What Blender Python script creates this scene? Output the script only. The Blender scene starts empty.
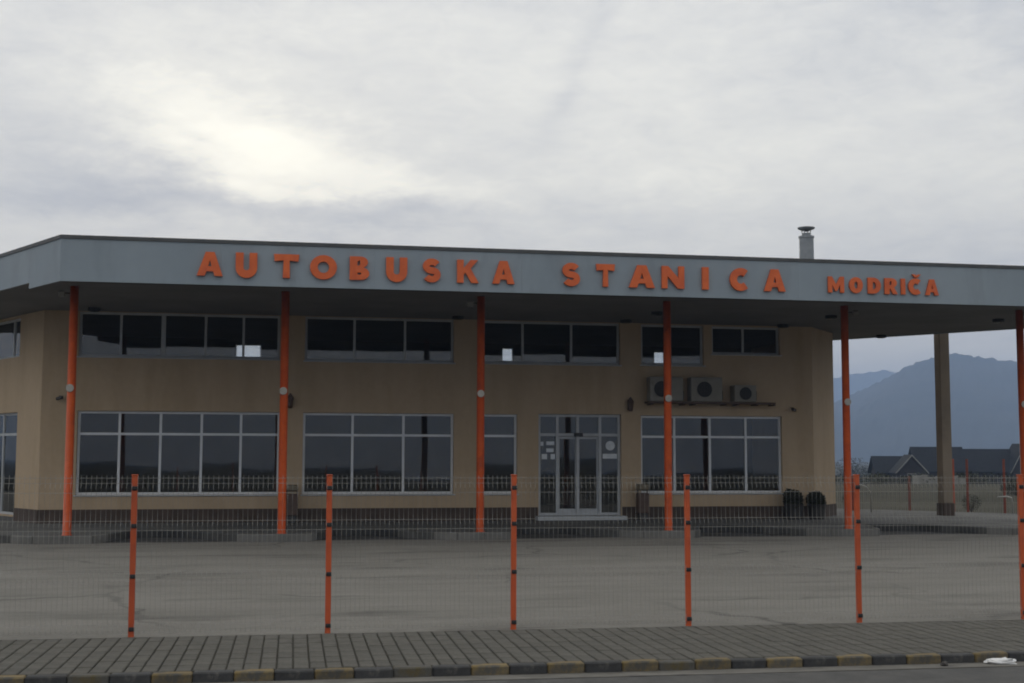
import bpy, bmesh, math, random
from mathutils import Vector, Matrix, noise as mnoise
random.seed(7)
R = math.radians
sc = bpy.context.scene
col = sc.collection

# ------------------------------------------------------------------ camera
cam_d = bpy.data.cameras.new('camera'); cam = bpy.data.objects.new('camera', cam_d); col.objects.link(cam)
YAW, PITCH, ROLL, CAMZ = 0.18812, 0.08732, 0.00248, 1.8827
fw = Vector((math.sin(YAW)*math.cos(PITCH), math.cos(YAW)*math.cos(PITCH), math.sin(PITCH)))
rt = Vector((math.cos(YAW), -math.sin(YAW), 0)); up = rt.cross(fw)
r2 = rt*math.cos(ROLL)+up*math.sin(ROLL); u2 = up*math.cos(ROLL)-rt*math.sin(ROLL)
cam.matrix_world = Matrix(((r2.x, u2.x, -fw.x, 0), (r2.y, u2.y, -fw.y, 0), (r2.z, u2.z, -fw.z, CAMZ), (0, 0, 0, 1)))
cam_d.sensor_width = 36; cam_d.lens = 1300/1024*36; cam_d.clip_start = 0.1; cam_d.clip_end = 20000
sc.camera = cam

# ------------------------------------------------------------------ world
SUN_AZ, SUN_EL = R(-1.7), R(13.0)
world = bpy.data.worlds.new('World'); sc.world = world; world.use_nodes = True
nt = world.node_tree; nt.nodes.clear()
class NB:
    """small helper that writes math as shader nodes"""
    def __init__(s, nt): s.nt = nt
    def n(s, t, **kw):
        x = s.nt.nodes.new(t)
        for k, v in kw.items(): setattr(x, k, v)
        return x
    def put(s, sock, v):
        if isinstance(v, bpy.types.NodeSocket): s.nt.links.new(v, sock)
        else: sock.default_value = v
    def m(s, op, a, b=0.0, c=0.0):
        x = s.n('ShaderNodeMath', operation=op); s.put(x.inputs[0], a); s.put(x.inputs[1], b); s.put(x.inputs[2], c); return x.outputs[0]
    def noise(s, vec, scale, detail=4, rough=.55, dist=0.0):
        x = s.n('ShaderNodeTexNoise'); s.put(x.inputs['Vector'], vec)
        x.inputs['Scale'].default_value = scale; x.inputs['Detail'].default_value = detail
        x.inputs['Roughness'].default_value = rough; x.inputs['Distortion'].default_value = dist
        return x.outputs['Fac']
    def ramp(s, fac, stops, interp='LINEAR'):
        x = s.n('ShaderNodeValToRGB'); e = x.color_ramp; e.interpolation = interp
        while len(e.elements) < len(stops): e.elements.new(0.5)
        for el, (p, c) in zip(e.elements, stops):
            el.position = p; el.color = (*c, 1) if len(c) == 3 else c
        s.put(x.inputs[0], fac); return x.outputs[0]
    def mix(s, fac, a, b, mode='MIX'):
        x = s.n('ShaderNodeMix', data_type='RGBA', blend_type=mode)
        s.put(x.inputs[0], fac); s.put(x.inputs[6], a if isinstance(a, bpy.types.NodeSocket) else (*a[:3], 1)); s.put(x.inputs[7], b if isinstance(b, bpy.types.NodeSocket) else (*b[:3], 1)); return x.outputs[2]
    def comb(s, x, y, z):
        k = s.n('ShaderNodeCombineXYZ'); s.put(k.inputs[0], x); s.put(k.inputs[1], y); s.put(k.inputs[2], z); return k.outputs[0]
B = NB(nt)
tc = B.n('ShaderNodeTexCoord'); sep = B.n('ShaderNodeSeparateXYZ'); nt.links.new(tc.outputs['Generated'], sep.inputs[0])
dx, dy, dz = sep.outputs
sky = B.n('ShaderNodeTexSky', sky_type='NISHITA'); sky.sun_disc = False; sky.sun_elevation = SUN_EL; sky.sun_rotation = SUN_AZ
sky.air_density = 1.0; sky.dust_density = 0.6
# cloud layer: a flat deck seen in perspective
zz = B.m('ADD', B.m('MAXIMUM', dz, 0.0), 0.16)
deck = B.comb(B.m('DIVIDE', dx, zz), B.m('DIVIDE', dy, zz), 0.0)
n1 = B.noise(deck, 1.3, 9, .62, .9)
n2 = B.noise(deck, 4.2, 8, .66, .6)
az = B.m('ARCTAN2', dx, dy); el = B.m('ARCSINE', dz)
wv = B.comb(B.m('MULTIPLY', az, 9.0), B.m('MULTIPLY', el, 20.0), 3.3)
w1 = B.m('SUBTRACT', B.noise(wv, 1.2, 8, .68), .5)
wv2 = B.comb(B.m('MULTIPLY', az, 9.0), B.m('MULTIPLY', el, 20.0), 9.1)
w2 = B.m('SUBTRACT', B.noise(wv2, 1.2, 8, .68), .5)
azw = B.m('ADD', az, B.m('MULTIPLY', w1, .16)); elw = B.m('ADD', el, B.m('MULTIPLY', w2, .075))
L = B.m('ADD', .50, B.m('MULTIPLY', B.m('SUBTRACT', n1, .5), .40))
L = B.m('ADD', L, B.m('MULTIPLY', B.m('SUBTRACT', n2, .5), .30))
n3 = B.noise(wv, 3.2, 6, .62, .8)
L = B.m('ADD', L, B.m('MULTIPLY', B.m('SUBTRACT', n3, .5), .22))
# cloud banks and the thin bright place in front of the sun: centre azimuth, elevation, half sizes, strength
BANKS = [(-.09, .268, .060, .040, .14), (-.015, .226, .075, .034, .33), (.05, .213, .09, .020, .12), (.12, .204, .09, .013, .10),
         (-.180, .240, .060, .040, -.17), (-.108, .210, .045, .014, -.20), (-.115, .190, .080, .014, -.17), (-.01, .184, .11, .012, -.22), (.10, .182, .09, .010, -.10), (.085, .262, .06, .03, -.07),
         (.54, .34, .13, .040, -.24), (.585, .28, .03, .04, -.10), (-.20, .335, .10, .03, -.08), (.05, .345, .14, .025, -.08),
         (.30, .225, .12, .05, .07), (.42, .186, .10, .012, -.05), (.26, .176, .05, .010, -.06)]
for a0, e0, sa, se, amp in BANKS:
    da = B.m('DIVIDE', B.m('SUBTRACT', azw, a0), sa); de = B.m('DIVIDE', B.m('SUBTRACT', elw, e0), se)
    q = B.m('ADD', B.m('MULTIPLY', da, da), B.m('MULTIPLY', de, de))
    L = B.m('ADD', L, B.m('MULTIPLY', B.m('EXPONENT', B.m('MULTIPLY', q, -0.7)), amp))
# a slanting darker streak in the upper middle
es = B.m('SUBTRACT', B.m('ADD', el, B.m('MULTIPLY', w2, .02)), .29)
da = B.m('DIVIDE', B.m('SUBTRACT', B.m('ADD', az, B.m('MULTIPLY', w1, .035)), B.m('ADD', .238, B.m('MULTIPLY', es, .47))), .0105); de = B.m('DIVIDE', es, .055)
L = B.m('ADD', L, B.m('MULTIPLY', B.m('EXPONENT', B.m('MULTIPLY', B.m('ADD', B.m('MULTIPLY', da, da), B.m('MULTIPLY', de, de)), -0.7)), -.10))
# broad veil of light round the hidden sun and along the horizon
sd = Vector((math.sin(SUN_AZ)*math.cos(SUN_EL), math.cos(SUN_AZ)*math.cos(SUN_EL), math.sin(SUN_EL)))
dot = B.m('ADD', B.m('ADD', B.m('MULTIPLY', dx, sd.x), B.m('MULTIPLY', dy, sd.y)), B.m('MULTIPLY', dz, sd.z))
veil = B.m('EXPONENT', B.m('MULTIPLY', B.m('SUBTRACT', 1.0, dot), -5.0))
L = B.m('ADD', L, B.m('MULTIPLY', veil, .07))
hz_ = B.m('EXPONENT', B.m('MULTIPLY', B.m('MAXIMUM', dz, 0.0), -9.0))
L = B.m('ADD', L, B.m('MULTIPLY', hz_, .06))
cloud = B.ramp(L, [(0.0, (4.5, 4.75, 5.4)), (.28, (7.0, 7.1, 7.25)), (.50, (9.4, 9.3, 8.85)), (.66, (11.0, 10.8, 9.9)), (1.0, (15.6, 15.1, 13.0))])
warm = B.m('MULTIPLY', hz_, .32)
cloud = B.mix(1.0, cloud, B.comb(1.0, B.m('SUBTRACT', 1.0, B.m('MULTIPLY', warm, .45)), B.m('SUBTRACT', 1.0, warm)), 'MULTIPLY')
skyc = B.mix(.97, sky.outputs[0], cloud)
bg = B.n('ShaderNodeBackground'); nt.links.new(skyc, bg.inputs[0]); bg.inputs[1].default_value = .1
wo = B.n('ShaderNodeOutputWorld'); nt.links.new(bg.outputs[0], wo.inputs[0])

# ------------------------------------------------------------------ sun
sun_d = bpy.data.lights.new('sun', 'SUN'); sun_d.energy = .5; sun_d.angle = R(18); sun_d.color = (1, .95, .86)
sun = bpy.data.objects.new('sun', sun_d); col.objects.link(sun); sun.rotation_euler = (-sd).to_track_quat('-Z', 'Y').to_euler()
sun.location = (0, 60, 40)
sc.view_settings.view_transform = 'Standard'; sc.view_settings.look = 'None'
sc.view_settings.exposure = 0; sc.view_settings.gamma = 1; sc.view_settings.use_curve_mapping = False
sc.render.engine = 'CYCLES'; sc.cycles.use_denoising = True
sc.cycles.pixel_filter_type = 'BLACKMAN_HARRIS'; sc.cycles.filter_width = 1.9
sc.cycles.max_bounces = 8; sc.cycles.diffuse_bounces = 3; sc.cycles.transparent_max_bounces = 24; sc.cycles.volume_bounces = 1

# ------------------------------------------------------------------ materials
def mat(name, c1, c2=None, rough=.8, scale=3.0, detail=5, lo=.35, hi=.65, stretch=(1, 1, 1), bump=0.0, bscale=40, metallic=0.0,
        c3=None, s3=.5, lo3=.55, hi3=.7, rand=0.0, spec=.5, coat=0.0, grain=0.0, gs=22.0):
    m = bpy.data.materials.new(name); m.use_nodes = True
    t = m.node_tree; t.nodes.clear(); b = NB(t)
    tc = b.n('ShaderNodeTexCoord'); mp = b.n('ShaderNodeMapping'); t.links.new(tc.outputs['Object'], mp.inputs[0]); mp.inputs['Scale'].default_value = stretch
    v = mp.outputs[0]
    p = b.n('ShaderNodeBsdfPrincipled'); o = b.n('ShaderNodeOutputMaterial'); t.links.new(p.outputs[0], o.inputs[0])
    c = c1
    if c2: c = b.ramp(b.noise(v, scale, detail, .6), [(lo, c1), (hi, c2)])
    if c3:
        c = b.mix(b.ramp(b.noise(v, s3, 6, .62, .4), [(lo3, (0, 0, 0)), (hi3, (1, 1, 1))]), c if c2 else c1, c3)
    if grain:
        gf = b.m('ADD', 1-grain, b.m('MULTIPLY', b.noise(tc.outputs['Object'], gs, 8, .75), 2*grain))
        c = b.mix(1.0, c, b.comb(gf, gf, gf), 'MULTIPLY')
    if rand:
        oi = b.n('ShaderNodeObjectInfo')
        f = b.m('ADD', 1-rand, b.m('MULTIPLY', oi.outputs['Random'], 2*rand))
        c = b.mix(1.0, c, b.comb(f, f, f), 'MULTIPLY')
    if isinstance(c, tuple): p.inputs['Base Color'].default_value = (*c, 1)
    else: t.links.new(c, p.inputs['Base Color'])
    p.inputs['Roughness'].default_value = rough; p.inputs['Metallic'].default_value = metallic
    p.inputs['Specular IOR Level'].default_value = spec; p.inputs['Coat Weight'].default_value = coat
    if bump:
        bn = b.n('ShaderNodeBump'); bn.inputs['Strength'].default_value = bump; bn.inputs['Distance'].default_value = .02
        t.links.new(b.noise(tc.outputs['Object'], bscale, 6, .6), bn.inputs['Height']); t.links.new(bn.outputs[0], p.inputs['Normal'])
    return m
def glass_mat(name, tint):
    m = bpy.data.materials.new(name); m.use_nodes = True; t = m.node_tree; t.nodes.clear(); b = NB(t)
    tr = b.n('ShaderNodeBsdfTransparent'); tr.inputs[0].default_value = (*tint, 1)
    gl = b.n('ShaderNodeBsdfGlossy'); gl.inputs['Roughness'].default_value = .015
    tc = b.n('ShaderNodeTexCoord'); bn = b.n('ShaderNodeBump'); bn.inputs['Strength'].default_value = .035; bn.inputs['Distance'].default_value = .05
    t.links.new(b.noise(tc.outputs['Object'], .9, 1), bn.inputs['Height']); t.links.new(bn.outputs[0], gl.inputs['Normal'])
    fr = b.n('ShaderNodeFresnel'); fr.inputs[0].default_value = 1.5
    mx = b.n('ShaderNodeMixShader'); t.links.new(b.m('MULTIPLY', fr.outputs[0], 1.25), mx.inputs[0])
    t.links.new(tr.outputs[0], mx.inputs[1]); t.links.new(gl.outputs[0], mx.inputs[2])
    o = b.n('ShaderNodeOutputMaterial'); t.links.new(mx.outputs[0], o.inputs[0]); return m
M = {}
M['lot'] = mat('dusty_asphalt', (.142, .133, .118), (.196, .186, .166), .9, 1.1, 8, .32, .68, (.30, 1.1, 1), .3, 60, c3=(.075, .070, .062), s3=.9, lo3=.55, hi3=.72, grain=.35, gs=9.0)
t = M['lot'].node_tree; b = NB(t); pr = [n for n in t.nodes if n.type == 'BSDF_PRINCIPLED'][0]
src = pr.inputs['Base Color'].links[0].from_socket; co = [n for n in t.nodes if n.type == 'TEX_COORD'][0].outputs['Object']
wob = b.n('ShaderNodeTexNoise'); t.links.new(co, wob.inputs['Vector']); wob.inputs['Scale'].default_value = 1.7; wob.inputs['Detail'].default_value = 6
vm = b.n('ShaderNodeVectorMath', operation='MULTIPLY_ADD'); t.links.new(wob.outputs['Color'], vm.inputs[0]); vm.inputs[1].default_value = (.9, .9, 0); t.links.new(co, vm.inputs[2])
vo = b.n('ShaderNodeTexVoronoi', feature='DISTANCE_TO_EDGE'); t.links.new(vm.outputs[0], vo.inputs['Vector']); vo.inputs['Scale'].default_value = .21
crack = b.ramp(vo.outputs['Distance'], [(.0, (1, 1, 1)), (.006, (.8, .8, .8)), (.012, (0, 0, 0))])
mask = b.ramp(b.noise(co, .22, 3), [(.46, (0, 0, 0)), (.60, (.75, .75, .75))])
cm = b.mix(1.0, crack, mask, 'MULTIPLY')
c1 = b.mix(cm, src, (.05, .047, .042))
oil = b.ramp(b.noise(co, .75, 7, .7, .5), [(.66, (0, 0, 0)), (.72, (.6, .6, .6))])
c2 = b.mix(oil, c1, (.06, .056, .05))
t.links.new(c2, pr.inputs['Base Color'])
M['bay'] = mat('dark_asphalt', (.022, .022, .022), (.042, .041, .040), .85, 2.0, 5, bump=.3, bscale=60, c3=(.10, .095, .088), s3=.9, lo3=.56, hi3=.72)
M['road'] = mat('road_asphalt', (.060, .059, .058), (.088, .085, .082), .9, 4, 6, bump=.4, bscale=90, c3=(.11, .105, .095), s3=1.3, lo3=.55, hi3=.75, grain=.4, gs=30.0)
M['gutter'] = mat('gutter_dust', (.11, .105, .092), (.17, .16, .145), .95, 3, 6, stretch=(1, 3, 1), bump=.3, bscale=50, c3=(.08, .075, .07), s3=2.2, lo3=.55, hi3=.68)
M['paver'] = mat('concrete_paver', (.070, .066, .056), (.102, .096, .082), .9, 7, 5, bump=.35, bscale=70, rand=.10, grain=.4, gs=26.0, c3=(.050, .048, .038), s3=1.2, lo3=.56, hi3=.72)
M['bed'] = mat('joint_soil', (.042, .040, .030), (.075, .070, .052), .95, 9)
M['kyel'] = mat('worn_yellow_paint', (.155, .110, .042), (.19, .14, .060), .8, 8, c3=(.075, .070, .060), s3=5.0, lo3=.45, hi3=.58, bump=.4, bscale=50, rand=.15)
M['kgry'] = mat('bare_kerb', (.065, .062, .054), (.10, .095, .084), .85, 6, c3=(.10, .078, .036), s3=4.0, lo3=.52, hi3=.62, bump=.4, bscale=50)
M['kblk'] = mat('worn_black_paint', (.030, .030, .032), (.050, .050, .050), .8, 8, c3=(.10, .096, .088), s3=5.0, lo3=.56, hi3=.66, bump=.4, bscale=50, rand=.15)
M['plat'] = mat('platform_concrete', (.075, .075, .072), (.115, .114, .108), .85, 1.6, 6, bump=.3, bscale=40, c3=(.055, .054, .052), s3=.7, lo3=.5, hi3=.7, grain=.3, gs=8.0)
M['plat2'] = mat('pale_kerb', (.10, .098, .092), (.16, .155, .145), .85, 1.4, 6, bump=.3, bscale=40)
M['plat3'] = mat('scuffed_kerb', (.040, .040, .039), (.085, .083, .078), .85, 1.4, 6, bump=.3, bscale=40)
M['platkerb'] = mat('tyre_blackened_kerb', (.020, .020, .021), (.052, .051, .050), .85, 1.4, 6, .4, .75, bump=.3, bscale=40)
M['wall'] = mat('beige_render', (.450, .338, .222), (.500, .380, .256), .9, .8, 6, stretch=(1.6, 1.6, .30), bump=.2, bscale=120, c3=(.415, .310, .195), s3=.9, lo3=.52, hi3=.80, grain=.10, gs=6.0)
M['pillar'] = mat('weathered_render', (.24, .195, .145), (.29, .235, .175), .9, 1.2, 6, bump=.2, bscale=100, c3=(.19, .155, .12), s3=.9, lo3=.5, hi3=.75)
M['plinth'] = mat('plinth_brown', (.055, .037, .028), (.085, .058, .044), .8, 3, 5, bump=.2, bscale=80)
M['inner'] = mat('interior_wall', (.16, .15, .13), (.20, .19, .17), .9, 1)
M['innerfloor'] = mat('interior_floor', (.14, .13, .12), (.18, .17, .16), .5, 1)
M['fascia'] = mat('grey_cladding', (.228, .275, .318), (.258, .305, .348), .55, .6, 4, stretch=(1, 1, .25), rand=.02, c3=(.190, .225, .255), s3=1.4, lo3=.52, hi3=.8, grain=.08, gs=3.0)
M['trim'] = mat('dark_trim', (.055, .058, .06), (.075, .078, .08), .55, 4)
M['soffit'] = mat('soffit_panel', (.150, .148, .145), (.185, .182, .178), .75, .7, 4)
M['roof'] = mat('roof_felt', (.10, .10, .10), (.14, .14, .14), .9, 1)
M['orange'] = mat('orange_paint', (.43, .066, .016), (.50, .088, .020), .45, 3, 5, bump=.08, bscale=30, c3=(.24, .045, .018), s3=2.4, lo3=.55, hi3=.75, rand=.10, grain=.15, gs=12.0)
M['letter'] = mat('orange_letter', (.60, .105, .018), (.69, .13, .024), .5, 5, c3=(.48, .070, .018), s3=3, lo3=.5, hi3=.8)
M['alu'] = mat('aluminium_frame', (.66, .68, .71), (.73, .75, .77), .45, 3)
M['alud'] = mat('grey_frame', (.42, .44, .46), (.48, .50, .52), .5, 3)
M['glass'] = glass_mat('window_glass', (.94, .95, .95))
M['wire'] = mat('galvanised_wire', (.27, .265, .243), (.34, .335, .31), .6, 6)
M['black'] = mat('black_plastic', (.012, .012, .013), (.020, .020, .021), .5, 5)
M['dark'] = mat('dark_metal', (.030, .026, .024), (.045, .038, .034), .5, 5)
M['brown'] = mat('brown_metal', (.070, .040, .028), (.10, .06, .042), .55, 5)
M['olive'] = mat('beige_metal', (.15, .125, .08), (.19, .16, .11), .6, 5)
M['ac'] = mat('ac_casing', (.22, .207, .178), (.27, .255, .22), .6, 2, c3=(.18, .17, .145), s3=2)
M['white'] = mat('white_plate', (.30, .28, .25), (.37, .35, .32), .5, 6)
M['decal'] = mat('pale_sticker', (.62, .66, .70), (.74, .77, .80), .6, 9)
M['steel'] = mat('flue_steel', (.20, .22, .24), (.27, .29, .31), .5, 4, metallic=.3)
M['rust'] = mat('rusty_post', (.16, .035, .020), (.24, .055, .028), .7, 5)
M['grass'] = mat('dull_grass', (.032, .031, .020), (.058, .053, .036), .95, .25, 8, c3=(.075, .070, .054), s3=.06, lo3=.5, hi3=.7, bump=.5, bscale=8, spec=.08)
M['leaf'] = mat('shrub_leaf', (.028, .032, .018), (.055, .055, .032), .8, 2.5, spec=.1)
M['leafdk'] = mat('dark_leaf', (.020, .026, .016), (.045, .048, .030), .8, 2.5)
M['pot'] = mat('dark_clay_pot', (.022, .020, .019), (.038, .034, .031), .8, 4)
M['bark'] = mat('bark', (.06, .048, .036), (.10, .08, .06), .9, 6)
M['hill'] = mat('wooded_hill', (.032, .036, .030), (.055, .054, .046), .95, .012, 8, c3=(.065, .062, .054), s3=.004, lo3=.55, hi3=.7, spec=.05)
M['slate'] = mat('slate_roof', (.012, .014, .018), (.020, .022, .027), .85, 1.5, 5, stretch=(1, 1, 3), spec=.1)
M['hwall'] = mat('house_wall', (.030, .027, .030), (.045, .040, .042), .9, 1.2, spec=.1)
M['pale'] = mat('pale_concrete', (.20, .195, .18), (.27, .265, .245), .9, 2)
M['rail'] = mat('pale_tube', (.34, .335, .31), (.40, .39, .37), .5, 4)
M['bag'] = mat('white_plastic', (.72, .72, .72), (.80, .80, .80), .45, 8)
M['pane_dark'] = mat('house_pane', (.02, .024, .03), None, .15)

# ------------------------------------------------------------------ builders
WM = {}
def wm(o): return WM[o.name]
def link(o, parent=None, m=None):
    col.objects.link(o)
    basis = o.matrix_basis.copy()
    if parent is not None:
        o.parent = parent; o.matrix_parent_inverse = wm(parent).inverted()
    WM[o.name] = basis
    if m and o.data and not o.data.materials: o.data.materials.append(m)
    return o
def tag(o, label=None, cat=None, group=None, kind=None):
    if label: o['label'] = label
    if cat: o['category'] = cat
    if group: o['group'] = group
    if kind: o['kind'] = kind
    return o
def empty(name, loc, rz=0.0):
    o = bpy.data.objects.new(name, None); o.location = loc; o.rotation_euler = (0, 0, rz); o.empty_display_size = .2
    return link(o)
def obj(name, bm, m, parent=None, smooth=False, loc=None, rot=None, recalc=True):
    if recalc: bmesh.ops.recalc_face_normals(bm, faces=bm.faces)
    me = bpy.data.meshes.new(name); bm.to_mesh(me); bm.free()
    if smooth:
        for p in me.polygons: p.use_smooth = True
    o = bpy.data.objects.new(name, me)
    if loc: o.location = loc
    if rot: o.rotation_euler = rot
    return link(o, parent, m)
def inst(name, src, parent=None, loc=(0, 0, 0), rot=(0, 0, 0), scale=(1, 1, 1)):
    o = bpy.data.objects.new(name, src.data if hasattr(src, 'data') else src); o.location = loc; o.rotation_euler = rot; o.scale = scale
    return link(o, parent)
def box(bm, x0, x1, y0, y1, z0, z1, T=None, bevel=0):
    b2 = bmesh.new() if bevel else bm
    vs = [Vector((x, y, z)) for z in (z0, z1) for y in (y0, y1) for x in (x0, x1)]
    v = [b2.verts.new(T(p) if T and not bevel else p) for p in vs]
    for f in ((0, 2, 3, 1), (4, 5, 7, 6), (0, 1, 5, 4), (2, 6, 7, 3), (0, 4, 6, 2), (1, 3, 7, 5)): b2.faces.new([v[i] for i in f])
    if bevel:
        bmesh.ops.bevel(b2, geom=b2.edges[:], offset=bevel, segments=1, affect='EDGES')
        merge(bm, b2, T)
    return bm
def merge(bm, b2, T=None):
    mp = {v: bm.verts.new(T(v.co) if T else v.co) for v in b2.verts}
    for f in b2.faces: bm.faces.new([mp[v] for v in f.verts])
    b2.free()
def nb(*a, **k): return box(bmesh.new(), *a, **k)
def lathe(bm, prof, c=(0, 0, 0), seg=16, axis='Z'):
    c = Vector(c); rings = []
    for r, h in prof:
        ring = []
        for k in range(seg):
            a = 2*math.pi*k/seg; p = Vector((r*math.cos(a), r*math.sin(a), h))
            if axis == 'Y': p = Vector((p.x, -p.z, p.y))
            if axis == 'X': p = Vector((p.z, p.x, p.y))
            ring.append(bm.verts.new(c+p))
        rings.append(ring)
    for a, b in zip(rings, rings[1:]):
        for k in range(seg): bm.faces.new((a[k], a[(k+1) % seg], b[(k+1) % seg], b[k]))
    bm.faces.new(rings[0][::-1]); bm.faces.new(rings[-1]); return bm
def tube(bm, pts, r, seg=8):
    pts = [Vector(p) for p in pts]; rings = []
    for i, p in enumerate(pts):
        d = (pts[min(i+1, len(pts)-1)]-pts[max(i-1, 0)]).normalized()
        s = d.cross(Vector((0, 0, 1))); s = s.normalized() if s.length > .05 else Vector((1, 0, 0)); t = s.cross(d).normalized()
        rr = r[i] if isinstance(r, (list, tuple)) else r
        rings.append([bm.verts.new(p+(s*math.cos(2*math.pi*k/seg)+t*math.sin(2*math.pi*k/seg))*rr) for k in range(seg)])
    for a, b in zip(rings, rings[1:]):
        for k in range(seg): bm.faces.new((a[k], a[(k+1) % seg], b[(k+1) % seg], b[k]))
    bm.faces.new(rings[0][::-1]); bm.faces.new(rings[-1]); return bm
def prism(bm, poly, z0, z1):
    a = [bm.verts.new((x, y, z0)) for x, y in poly]; b = [bm.verts.new((x, y, z1)) for x, y in poly]; n = len(poly)
    bm.faces.new(a[::-1]); bm.faces.new(b)
    for i in range(n): bm.faces.new((a[i], a[(i+1) % n], b[(i+1) % n], b[i]))
    return bm
def plane_frame(p0, p1):
    """T(u, v, z): u along the wall, v inwards, z up"""
    p0 = Vector((*p0, 0)); d = (Vector((*p1, 0))-p0).normalized(); nin = Vector((-d.y, d.x, 0))
    return lambda q: p0+d*q[0]+nin*q[1]+Vector((0, 0, q[2]))
def smooth01(a, b, x):
    t = min(1, max(0, (x-a)/(b-a))); return t*t*(3-2*t)

# ------------------------------------------------------------------ ground
def gz(x, y):
    r = math.hypot(x-8, y-20)
    z = -.16-4.2*smooth01(88, 150, y)-.0*r
    if 45 < y < 130: z += .10*mnoise.noise(Vector((x*.12, y*.12, 0)))
    return z
gx = sorted(set([-4000, -2500, -1500, -800, -400, -200, -100]+list(range(-80, 140, 4))+[160, 200, 260, 350, 500, 800, 1500, 2500, 4000]))
gy = sorted(set([-4000, -2000, -1000, -500, -200, -100, -50, -20]+list(range(-8, 180, 4))+[200, 260, 350, 500, 800, 1500, 2500, 4000]))
bm = bmesh.new(); g = [[bm.verts.new((x, y, gz(x, y))) for x in gx] for y in gy]
for j in range(len(gy)-1):
    for i in range(len(gx)-1): bm.faces.new((g[j][i], g[j][i+1], g[j+1][i+1], g[j+1][i]))
tag(obj('ground', bm, M['grass'], smooth=True), kind='structure')

# street frame: the fence, pavement, kerb and road run at a slight angle to the building
SX, SY, SA = -1.307, 14.168, -.0217
def S(u, v, z=0.0): return Vector((SX+u*math.cos(SA)-v*math.sin(SA), SY+u*math.sin(SA)+v*math.cos(SA), z))
ST = lambda q: S(q[0], q[1], q[2])
def slab(name, u0, u1, v0, v1, z0, z1, m): return tag(obj(name, box(bmesh.new(), u0, u1, v0, v1, z0, z1, T=ST), m), kind='structure')
slab('road', -70, 80, -9.5, -2.62, -.5, -.088, M['road'])
slab('gutter', -70, 80, -2.64, -2.36, -.5, -.080, M['gutter'])
bm = bmesh.new()
lotp = [S(-70, -.045), S(90, -.045), Vector((95, 36.5, 0)), Vector((17.0, 36.8, 0)), Vector((17.0, 44, 0)), Vector((-30, 60, 0)), Vector((-70, 60, 0))]
prism(bm, [(p.x, p.y) for p in lotp], -.4, 0.0); tag(obj('bus_yard', bm, M['lot']), kind='structure')

# ------------------------------------------------------------------ pavement with pavers, kerb stones
pave = slab('pavement', -70, 80, -2.28, -.045, -.4, -.022, M['bed'])
PW, PL = .146, .315
b0 = bmesh.new(); b0.from_mesh
def paver_mesh():
    b = bmesh.new(); w, l, c = PW/2-.0065, PL/2-.003, .008
    lo = [b.verts.new((x, y, -.04)) for x, y in ((-w, -l), (w, -l), (w, l), (-w, l))]
    mi = [b.verts.new((x, y, -.008)) for x, y in ((-w, -l), (w, -l), (w, l), (-w, l))]
    hi = [b.verts.new((x, y, 0)) for x, y in ((c-w, c-l), (w-c, c-l), (w-c, l-c), (c-w, l-c))]
    for a, d in ((lo, mi), (mi, hi)):
        for k in range(4): b.faces.new((a[k], a[(k+1) % 4], d[(k+1) % 4], d[k]))
    b.faces.new(hi); return b
b0.free()
pm = bpy.data.meshes.new('paver'); b = paver_mesh(); b.to_mesh(pm); b.free(); pm.materials.append(M['paver'])
rest = bmesh.new()
u = -12.0; ncol = 0; npv = 0
while u < 24:
    for r in range(7):
        v = -2.265+PL/2+r*PL+.004
        c = S(u, v, random.uniform(-.003, .003)); rz = SA+random.uniform(-.012, .012)
        rx, ry = random.uniform(-.008, .008), random.uniform(-.012, .012)
        if r < 4 and -1.25 < u < 10.4 and npv < 300:
            inst('paver', pm, pave, c, (rx, ry, rz)); npv += 1
        else:
            Mx = Matrix.Translation(c) @ Matrix.Rotation(rz, 4, 'Z') @ Matrix.Rotation(ry, 4, 'Y') @ Matrix.Rotation(rx, 4, 'X')
            merge(rest, paver_mesh(), lambda q: Mx @ q)
    u += PW
tag(obj('pavers', rest, M['paver'], pave), kind='stuff')
kerb = tag(slab('kerb', -70, 80, -2.375, -2.285, -.4, -.06, M['bed']), kind='structure')
def kerb_mesh(m):
    b = nb(-.170, .170, -.062, .062, -.25, .004, bevel=.012); me = bpy.data.meshes.new('kerb_stone'); b.to_mesh(me); b.free(); me.materials.append(m); return me
ky, kb, kg = kerb_mesh(M['kyel']), kerb_mesh(M['kblk']), kerb_mesh(M['kgry'])
for k in range(-14, 50):
    inst('kerb_stone', kg if random.random() < .12 else (ky if (k % 2) else kb), kerb, S(-.42+k*.347, -2.345+random.uniform(-.006, .006), random.uniform(-.006, .006)), (random.uniform(-.02, .02), random.uniform(-.008, .008), SA+random.uniform(-.01, .01)))

# ------------------------------------------------------------------ bus platform with saw-tooth bays
COLX = [-4.09, .425, 4.85, 9.297, 13.779, 18.45]
COLY = 29.29
def front(x):
    f = 1.0
    best = 30.75
    for c in COLX+[COLX[0]-4.5]:
        d = x-c
        if d <= .55: b = smooth01(-2.6, -.55, d)
        else: b = 1-smooth01(.55, 1.25, d)
        best = min(best, 30.75-1.82*b)
    return best
xs = [-10+i*.12 for i in range(int(32.4/.12))]
pts = [(x, front(x)) for x in xs]+[(22.4, 36.2), (16.6, 43), (-10, 43)]
plat = obj('platform', prism(bmesh.new(), pts, -.3, .158), M['plat']); tag(plat, kind='structure')
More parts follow.
